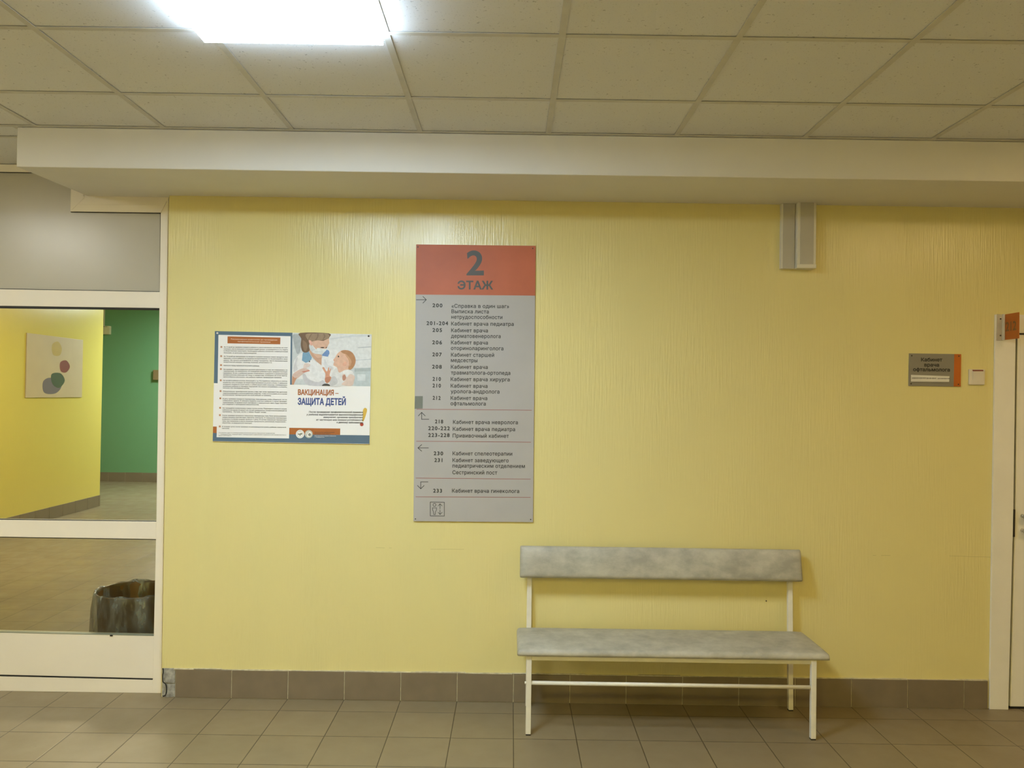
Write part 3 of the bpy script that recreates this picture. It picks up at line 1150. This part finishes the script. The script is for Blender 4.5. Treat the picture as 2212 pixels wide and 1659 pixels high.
write(b, 'ВАКЦИНАЦИЯ', T(150, 974), T(645, 980), 72 / 6.38 * ch, yt, .042, 3, 0, 1.0)
flat(b, T.pts([(665, 951), (710, 952), (710, 961), (665, 960)]), yt)
link('title_lettering', b, M['rust'], ps)
b = B()
write(b, 'ЗАЩИТА ДЕТЕЙ', T(148, 1108), T(810, 1114), 88 / 6.38 * ch, yt, .042, 3, 0, 1.0)
link('title_lettering', b, M['title_blue'], ps)
b = B()
for s, xa, y in (('После проведения профилактической прививки', 300, 1213), ('у ребенка вырабатывается высокоспецифичный', 268, 1249), ('иммунитет, организм приобретает', 500, 1285),
                 ('ет частичную или полную устойчивость', 402, 1321), ('к данному заболеванию', 683, 1357)):
    write(b, s, T(xa, y + 8), T(1050, y + 12), 21 / 6.38 * ch, yt - .0002, .03, 3, 0, 1.0, .22)
link('slogan_lettering', b, M['ink'], ps)
b = B()
flat(b, smooth_pts(T.pts([(1048, 1185), (1075, 1155), (1103, 1180), (1085, 1260), (1056, 1335), (1038, 1333), (1045, 1260)])), yt)
p = T(1030, 1383)
flat(b, [(p[0] + .0098 * math.cos(k * .3), p[1] + .0098 * math.sin(k * .3)) for k in range(21)], yt, 1)
link('exclamation_mark', b, [M['mustard'], M['red_dot']], ps)
m_sh = plain('emblem_grey', (0.28, 0.29, 0.24), 0.5)
m_li = plain('emblem_pale', (0.52, 0.55, 0.47), 0.5)
for cx, cy, rr, kind in ((180, 1516, 58, 0), (300, 1516, 54, 1)):
    b = B()
    cir = lambda r, ox=0, oy=0, n=28: T.pts([(cx + ox + r * math.cos(k / n * 6.2832), cy + oy + r * math.sin(k / n * 6.2832)) for k in range(n)])
    flat(b, cir(rr), yt - .0002, 0)
    if kind == 0:
        flat(b, cir(46), yt - .0003, 1)
        flat(b, cir(42), yt - .0004, 0)
        flat(b, smooth_pts(T.pts([(150, 1508), (175, 1510), (190, 1500), (212, 1505), (210, 1520), (190, 1528), (182, 1545), (170, 1528), (152, 1524)])), yt - .0005, 2)
        flat(b, T.pts([(175, 1470), (185, 1470), (186, 1480), (174, 1480)]), yt - .0005, 2)
    else:
        flat(b, cir(52), yt - .0003, 1)
        flat(b, cir(40), yt - .0004, 0)
        flat(b, cir(20, 12, 8), yt - .0005, 2)
        stroke(b, T.pts([(272, 1535), (274, 1512), (284, 1494), (300, 1486)]), .0022, yt - .0006, 2)
    link('round_emblem', b, [M['poster'], m_li, m_sh], ps)
b = B()
write(b, 'Министерство здравоохранения', T(380, 1496), T(655, 1499), 11 / 6.38 * ch, yt - .0002, .02, 2, 0)
write(b, 'Республики Крым область', T(380, 1515), T(600, 1518), 11 / 6.38 * ch, yt - .0002, .02, 2, 0)
write(b, 'Центр общественного здоровья и профилактики', T(380, 1543), T(675, 1547), 10 / 6.38 * ch, yt - .0002, .015, 2, 1)
write(b, 'г. Симферополь', T(380, 1562), T(515, 1564), 10 / 6.38 * ch, yt - .0002, .015, 2, 1)
link('footer_lettering', b, [M['ink_grey'], M['poster']], ps)

PH = [  # the printed photograph: (colour, curved outline, points)
    ((.62, .66, .68), 0, [(76, 122), (1160, 140), (1148, 858), (68, 835)]),
    ((.74, .755, .76), 0, [(420, 127), (1160, 140), (1156, 600), (700, 600)]),
    ((.42, .46, .49), 1, [(80, 150), (175, 150), (190, 260), (180, 380), (140, 410), (110, 330), (88, 240)]),
    ((.64, .67, .69), 0, [(580, 200), (900, 150), (1160, 150), (1160, 165), (900, 180), (585, 215)]),
    ((.52, .55, .58), 0, [(965, 322), (1158, 305), (1158, 322), (985, 332)]),
    ((.54, .57, .6), 0, [(945, 494), (1155, 480), (1155, 491), (945, 502)]),
    ((.42, .48, .5), 0, [(930, 612), (1153, 604), (1152, 650), (930, 655)]),
    ((.52, .59, .61), 0, [(930, 655), (1152, 650), (1148, 858), (920, 855)]),
    ((.66, .71, .73), 0, [(970, 690), (1080, 690), (1080, 780), (970, 780)]),
    ((.80, .80, .805), 1, [(78, 640), (90, 540), (130, 460), (205, 395), (300, 430), (420, 530), (480, 470), (520, 400), (610, 345), (700, 380), (730, 520), (740, 640), (850, 640), (925, 690), (915, 790), (880, 850), (600, 850), (290, 845), (222, 760), (130, 760), (90, 720)]),
    ((.60, .60, .64), 1, [(215, 700), (250, 690), (300, 760), (420, 800), (500, 775), (520, 850), (300, 845), (235, 790)]),
    ((.66, .66, .69), 1, [(120, 480), (150, 460), (130, 560), (150, 620), (95, 660), (90, 600)]),
    ((.70, .705, .72), 1, [(520, 480), (560, 560), (640, 600), (600, 640), (520, 590)]),
    ((.20, .38, .55), 0, [(218, 392), (300, 380), (343, 462), (335, 490), (300, 520), (258, 535), (205, 502)]),
    ((.17, .30, .58), 0, [(478, 432), (545, 350), (580, 368), (586, 402), (565, 450), (500, 440)]),
    ((.60, .36, .25), 0, [(300, 330), (350, 395), (480, 425), (475, 570), (400, 510), (345, 448), (305, 380)]),
    ((.70, .46, .34), 0, [(355, 405), (478, 430), (477, 460), (420, 470)]),
    ((.175, .11, .07), 1, [(182, 122), (575, 128), (580, 190), (560, 240), (470, 235), (350, 240), (305, 290), (312, 360), (270, 392), (215, 378), (190, 300), (195, 200)]),
    ((.33, .23, .15), 1, [(260, 140), (400, 128), (560, 135), (575, 190), (480, 222), (350, 232), (290, 220)]),
    ((.26, .17, .11), 1, [(215, 230), (260, 250), (280, 300), (265, 370), (230, 350)]),
    ((.70, .45, .33), 0, [(345, 238), (420, 225), (500, 232), (578, 195), (583, 262), (548, 330), (525, 365), (400, 352), (345, 292)]),
    ((.74, .42, .34), 1, [(298, 222), (335, 232), (352, 268), (345, 296), (318, 285)]),
    ((.03, .02, .02), 1, [(458, 322), (490, 317), (520, 322), (500, 331), (475, 330)]),
    ((.12, .07, .045), 0, [(530, 318), (552, 316), (548, 330), (532, 332)]),
    ((.24, .165, .11), 1, [(330, 140), (345, 138), (320, 180), (300, 230), (290, 220), (305, 175)]),
    ((.24, .165, .11), 1, [(420, 135), (435, 135), (430, 180), (400, 222), (390, 220), (412, 180)]),
    ((.24, .165, .11), 1, [(500, 135), (512, 136), (530, 170), (500, 212), (490, 210), (512, 172)]),
    ((.72, .76, .76), 1, [(352, 375), (400, 352), (425, 330), (500, 340), (550, 345), (525, 378), (490, 405), (430, 415), (368, 402)]),
    ((.58, .63, .64), 0, [(380, 378), (500, 378), (498, 384), (380, 386)]),
    ((.78, .78, .78), 0, [(344, 290), (352, 290), (402, 352), (392, 358)]),
    ((.70, .52, .46), 1, [(82, 690), (150, 640), (240, 606), (318, 645), (250, 668), (160, 735), (110, 770), (80, 725)]),
    ((.76, .64, .60), 1, [(225, 585), (250, 540), (322, 555), (300, 590), (240, 612)]),
    ((.62, .24, .18), 0, [(200, 655), (300, 635), (318, 645), (230, 668)]),
    ((.58, .30, .19), 0, [(74, 712), (110, 745), (135, 735), (92, 836), (68, 835)]),
    ((.05, .03, .04), 0, [(303, 510), (318, 505), (320, 522), (305, 526)]),
    ((.74, .47, .35), 1, [(760, 362), (830, 362), (905, 405), (943, 490), (930, 560), (880, 622), (800, 632), (735, 668), (700, 650), (690, 600), (640, 565), (650, 520), (640, 492), (668, 455), (700, 402)]),
    ((.48, .24, .12), 1, [(745, 372), (830, 360), (908, 402), (946, 490), (930, 570), (880, 628), (845, 610), (870, 500), (830, 430), (770, 402)]),
    ((.60, .34, .2), 1, [(800, 420), (850, 450), (890, 520), (860, 590), (850, 500)]),
    ((.76, .42, .31), 1, [(768, 545), (805, 518), (827, 540), (805, 580), (775, 575)]),
    ((.03, .02, .02), 1, [(700, 440), (712, 436), (720, 450), (708, 460)]),
    ((.70, .30, .24), 0, [(640, 488), (660, 494), (648, 506)]),
    ((.74, .735, .74), 1, [(690, 610), (720, 670), (790, 640), (800, 700), (765, 850), (590, 848), (605, 740), (640, 645)]),
    ((.58, .58, .6), 1, [(600, 750), (660, 720), (700, 800), (650, 846), (590, 846)]),
    ((.82, .82, .82), 1, [(770, 650), (840, 630), (910, 660), (880, 690), (800, 700)]),
    ((.70, .35, .23), 1, [(488, 600), (512, 598), (535, 640), (556, 650), (570, 600), (582, 602), (582, 645), (610, 605), (592, 680), (590, 715), (612, 735), (590, 790), (550, 815), (523, 780), (530, 690), (505, 640)]),
    ((.55, .24, .15), 1, [(530, 740), (600, 730), (590, 790), (550, 815), (525, 785)]),
    ((.74, .58, .51), 1, [(762, 700), (800, 690), (825, 735), (870, 690), (933, 720), (925, 780), (895, 850), (790, 846), (752, 828), (800, 780), (770, 770)]),
    ((.50, .25, .18), 1, [(770, 712), (798, 700), (815, 745), (785, 782), (765, 760)]),
    ((.06, .06, .06), 1, [(484, 850), (500, 830), (540, 820), (580, 830), (594, 852), (540, 852)]),
]
b = B()
mats = []
for i, (colr, cv, pts) in enumerate(PH):
    mats.append(plain('photo_print', colr, 0.45, .07, 60))
    pp = T.pts(pts)
    flat(b, smooth_pts(pp) if cv else pp, y1 - .00004 * (i + 1), i)
link('photo_print', b, mats, ps)
for px, py, mm in ((169, 168, 'paper'), (2022, 205, 'ink')):
    b = B()
    p = C(px, py)
    disc(b, p[0], p[1], .005, YQ - .004, YQ, 12)
    link('screw', b, M[mm], ps)

# ------------------------------------------------------------------ door plaque, switch, flag sign
pq = thing('door_plaque', 'small grey and orange eye doctor plaque with white name strip beside the switch', 'sign', (2.29, -.004, 1.82))
K = Crop(1955, 750, 11.642, -.006)
b = B()
prism(b, K.pts([(110, 155), (1413, 175), (1400, 992), (97, 972)]), -.006, 0, .0006)
link('plaque_plate', b, M['plaque'], pq)
b = B()
flat(b, K.pts([(1238, 173), (1413, 176), (1400, 990), (1222, 988)]), -.0064)
link('orange_band', b, M['orange'], pq)
b = B()
kc = 1 / 11.642 / 400
write(b, 'Кабинет', K(402, 354), K(936, 358), 88 * kc, -.0066, .03, 3)
write(b, 'врача', K(482, 484), K(856, 487), 88 * kc, -.0066, .03, 3)
write(b, 'офтальмолога', K(202, 600), K(1128, 610), 88 * kc, -.0066, .03, 3)
link('plaque_lettering', b, M['ink'], pq)
b = B()
prism(b, K.pts([(150, 695), (1115, 730), (1105, 872), (148, 865)]), -.0078, -.006, .0004)
strip = link('name_strip', b, M['paper'], pq)
b = B()
rs = random.Random(3)
for xa, xb, ya in ((170, 515, 778), (540, 780, 783), (815, 1105, 790)):      # faint handwritten-size words, not legible
    x = xa
    while x < xb:
        wd = rs.uniform(14, 24)
        hh = rs.uniform(18, 34)
        flat(b, K.pts([(x, ya - hh / 2), (x + wd * .55, ya - hh / 2), (x + wd * .55, ya + hh / 2), (x, ya + hh / 2)]), -.0082)
        flat(b, K.pts([(x, ya - 6), (x + wd, ya - 6), (x + wd, ya + 2), (x, ya + 2)]), -.00815)
        x += wd + rs.uniform(2, 6)
link('faint_writing', b, M['ink_grey'], strip)
b = B()
prism(b, K.pts([(150, 868), (1125, 895), (1124, 912), (150, 884)]), -.0085, -.006, .0004)
link('name_holder', b, M['plaque'], pq)
for p in (K(168, 215), K(1353, 225), K(150, 918), K(1340, 935)):
    b = B()
    disc(b, p[0], p[1], .0035, -.008, -.006, 12)
    link('screw', b, M['dark_metal'], pq)

swt = thing('light_switch', 'square ivory light switch with one rocker between the plaque and the door', 'light switch', (2.52, 0, 1.78))
b = B()
prism(b, K.pts([(1600, 552), (2008, 558), (1995, 950), (1603, 945)]), -.012, 0, .004)
link('switch_frame', b, M['switch'], swt)
b = B()
q = K.pts([(1682, 605), (1960, 605), (1962, 880), (1690, 880)])
hexa(b, [(q[3][0], -.0115, q[3][1]), (q[2][0], -.0115, q[2][1]), (q[2][0], -.008, q[2][1]), (q[3][0], -.008, q[3][1]),
         (q[0][0], -.018, q[0][1]), (q[1][0], -.018, q[1][1]), (q[1][0], -.008, q[1][1]), (q[0][0], -.008, q[0][1])], .0012)
link('rocker', b, M['switch'], swt)
b = B()
prism(b, K.pts([(1672, 570), (1952, 572), (1952, 604), (1690, 603)]), -.0124, -.008)
link('rocker_slot_shade', b, M['switch_red'], swt)  # slot over the tilted rocker, its reddish shade put into the colour

fl = thing('flag_sign', 'orange room number flag sign jutting from the door frame', 'sign', (2.66, -.014, 2.05))
Q = Crop(2130, 660, 16.585, -.018)
b = B()
prism(b, Q.pts([(395, 305), (640, 320), (625, 1255), (380, 1250)]), -.018, -.014, .001)
br = link('bracket', b, M['clear'], fl)
for p in (Q(515, 480), Q(512, 1075)):
    b = B()
    disc(b, p[0], p[1], .004, -.021, -.018, 12)
    link('screw', b, M['dark_metal'], br)
f0, f1 = at(2168.5, 679.5, -.02), at(2168.5, 734.5, -.02)
xf, zt_, zb_ = f0.x, f0.z, f1.z
DEP = .128
b = B()
bx(b, xf, xf + .004, -.02 - DEP, -.02, zb_, zt_, .0006)
link('flag_plate', b, M['flag_orange'], fl)
b = B()
bx(b, xf - .008, xf - .001, -.034, -.016, zb_ - .002, zt_ + .002, .001)
link('edge_clamp', b, M['switch'], fl)
b = B()
tv, tt = text_mesh('212', .03, 4)
x0_, x1_ = min(v.x for v in tv), max(v.x for v in tv)
zz0 = zb_ + (zt_ - zb_) * .34
vv = [b.verts.new((xf - .0004, -.02 - DEP * (.13 + .72 * (v.x - x0_) / (x1_ - x0_)), zz0 + v.y / .73 * .049)) for v in tv]
for t3 in tt:
    b.faces.new([vv[i] for i in t3])
link('number_lettering', b, M['flag_ink'], fl)

# ------------------------------------------------------------------ cable ducts under the soffit
Y1 = Crop(1640, 400, 7.541, -.03)
for xa, xb, dep, cap, lab in ((1.4425, 1.5165, .03, 0, 'slimmer white cable duct at left of the pair hanging under the soffit'),
                              (1.519, 1.619, .062, 1, 'wider white cable duct at right of the pair, with an end cap')):
    du = thing('cable_duct', lab, 'cable duct', ((xa + xb) / 2, 0, 2.35), 'cable ducts under the soffit')
    z0 = 2.352
    b = B()
    bx(b, xa, xb, -dep, 0, z0 + (.02 if cap else 0), 2.704, .003)
    body = link('duct_body', b, M['duct'], du)
    b = B()
    m = .014
    bx(b, xa + (m if cap else .009), xb - (m if cap else .004), -dep - .002, -dep + .004, z0 + (.02 if cap else .001), 2.703, .001)
    link('duct_cover', b, M['duct_cover'], du)
    if cap:
        b = B()
        bx(b, xa - .0015, xb + .0015, -dep - .003, 0, z0 - .001, z0 + .021, .003)
        link('end_cap', b, M['duct'], du)

# ------------------------------------------------------------------ wall plug
b = B()
p = at(1655, 1298, 0)
disc(b, p.x, p.z, .0035, -.003, 0, 12)
tag(link('wall_plug', b, M['dark_metal']), 'tiny dark plug in the yellow wall under the bench backrest', 'wall plug')

# ------------------------------------------------------------------ hall behind the glass
bn = thing('waste_bin', 'brown round waste bin standing behind the lower glass pane', 'bin', (-2.165, .37, 0))
BX, BY, BZ, BR = -2.165, .37, .487, .222


def lathe(bm, cx, cy, prof, seg=48, wob=None, mi=0):
    t = B()
    rings = []
    for j, (r, z) in enumerate(prof):
        ring = []
        for k in range(seg):
            a = k / seg * 6.2832
            dr, dz = wob(j, a) if wob else (0, 0)
            ring.append(t.verts.new((cx + (r + dr) * math.cos(a), cy + (r + dr) * math.sin(a), z + dz)))
        rings.append(ring)
    for i in range(len(rings) - 1):
        for k in range(seg):
            t.faces.new((rings[i][k], rings[i][(k + 1) % seg], rings[i + 1][(k + 1) % seg], rings[i + 1][k]))
    merge(bm, t, mi)


b = B()
lathe(b, BX, BY, [(0.001, .004), (.185, .004), (.188, .0), (.19, .02), (BR - .004, BZ - .012), (BR, BZ - .010), (BR, BZ - .003), (BR - .004, BZ - .003), (BR - .009, BZ - .02), (.178, .03), (.001, .03)])
link('bin_body', b, M['bin'], bn, True)
rw = random.Random(11)
ph = [rw.uniform(0, 6.28) for _ in range(6)]


def wob(j, a):
    amt = (0.0, .004, .004, .003, .004, .010, .013, .012)[j]
    n = math.sin(5 * a + ph[0] + j * .3) * .5 + math.sin(11 * a + ph[1] + j * .5) * .35 + math.sin(19 * a + ph[2]) * .25
    dz = (n * .008) if j in (2, 3, 4) else 0
    return amt * n, dz


b = B()
lathe(b, BX, BY, [(.20, .10), (BR - .016, BZ - .08), (BR - .008, BZ - .006), (BR + .002, BZ + .004), (BR + .010, BZ - .006), (BR + .022, BZ - .10), (BR + .026, BZ - .24), (BR + .020, BZ - .36)], 120, wob)
tag(link('bin_liner', b, M['film'], None, True), 'translucent grey plastic bag lining the brown waste bin and folded over its rim', 'bag')

# picture board on the hall wall: plain patches of colour stand in for the drawing
pb = thing('picture_board', 'beige rectangular picture board with coloured shapes on the hall wall behind the glass', 'picture', (HALL_X, 5.82, 1.91))
y0b, y1b, z0b, z1b = 5.20, 6.455, 1.53, 2.30


def side(u, v):
    return (y0b + (y1b - y0b) * u, z0b + (z1b - z0b) * (1 - v))


b = B()
bx(b, HALL_X, HALL_X + .012, y0b, y1b, z0b, z1b, .003)
link('board', b, M['board'], pb)
shapes = [('print_blue_grey', srgb(112, 104, 112), [(.28, .74), (.42, .68), (.60, .80), (.50, .93), (.30, .92)]),
          ('print_green', srgb(62, 82, 48), [(.42, .62), (.58, .60), (.66, .72), (.56, .84), (.44, .78)]),
          ('print_rust', srgb(124, 50, 28), [(.57, .42), (.68, .38), (.75, .48), (.68, .58), (.58, .56)]),
          ('print_straw', srgb(186, 164, 84), [(.42, .14), (.52, .08), (.59, .18), (.56, .30), (.44, .30)])]
b = B()
ml = []
for i, (nm, colr, pts) in enumerate(shapes):
    ml.append(plain(nm, colr, .6))
    pp = smooth_pts([side(u, v) for u, v in pts], 6)
    vv = [b.verts.new((HALL_X + .0125 + .0003 * i, y, z)) for y, z in pp]
    f = b.faces.new(vv)
    f.material_index = i
link('printed_shapes', b, ml, pb)

jb = thing('junction_box', 'cream junction box with a pipe above it, high on the green wall', 'junction box', (-7.3, HALL_Y, 2.8))
yb_ = HALL_Y - .07
p0, p1 = at(205, 703.5, yb_), at(236, 722, yb_)
b = B()
bx(b, p0.x, p1.x, yb_, HALL_Y, p1.z, p0.z, .004)
link('box_body', b, M['hall_box'], jb)
b = B()
q0, q1 = at(205, 704.8, yb_ - .002), at(232, 706, yb_ - .002)
bx(b, q0.x, q1.x, yb_ - .002, yb_ + .001, q1.z, q0.z)
link('slot', b, M['ink_grey'], jb)
b = B()
q = at(225, 690, HALL_Y - .02)
tube(b, [(q.x, HALL_Y - .02, p0.z), (q.x, HALL_Y - .02, HALL_Z)], .011, 10)
link('pipe', b, M['hall_box'], jb)
b = B()
p0, p1 = at(330.5, 799, HALL_Y - .06), at(352, 821, HALL_Y - .06)
bx(b, p0.x, p1.x, HALL_Y - .06, HALL_Y, p1.z, p0.z, .006)
tag(link('alarm_box', b, M['brown_box']), 'small brown box on the green wall at the right edge of the glass', 'box')
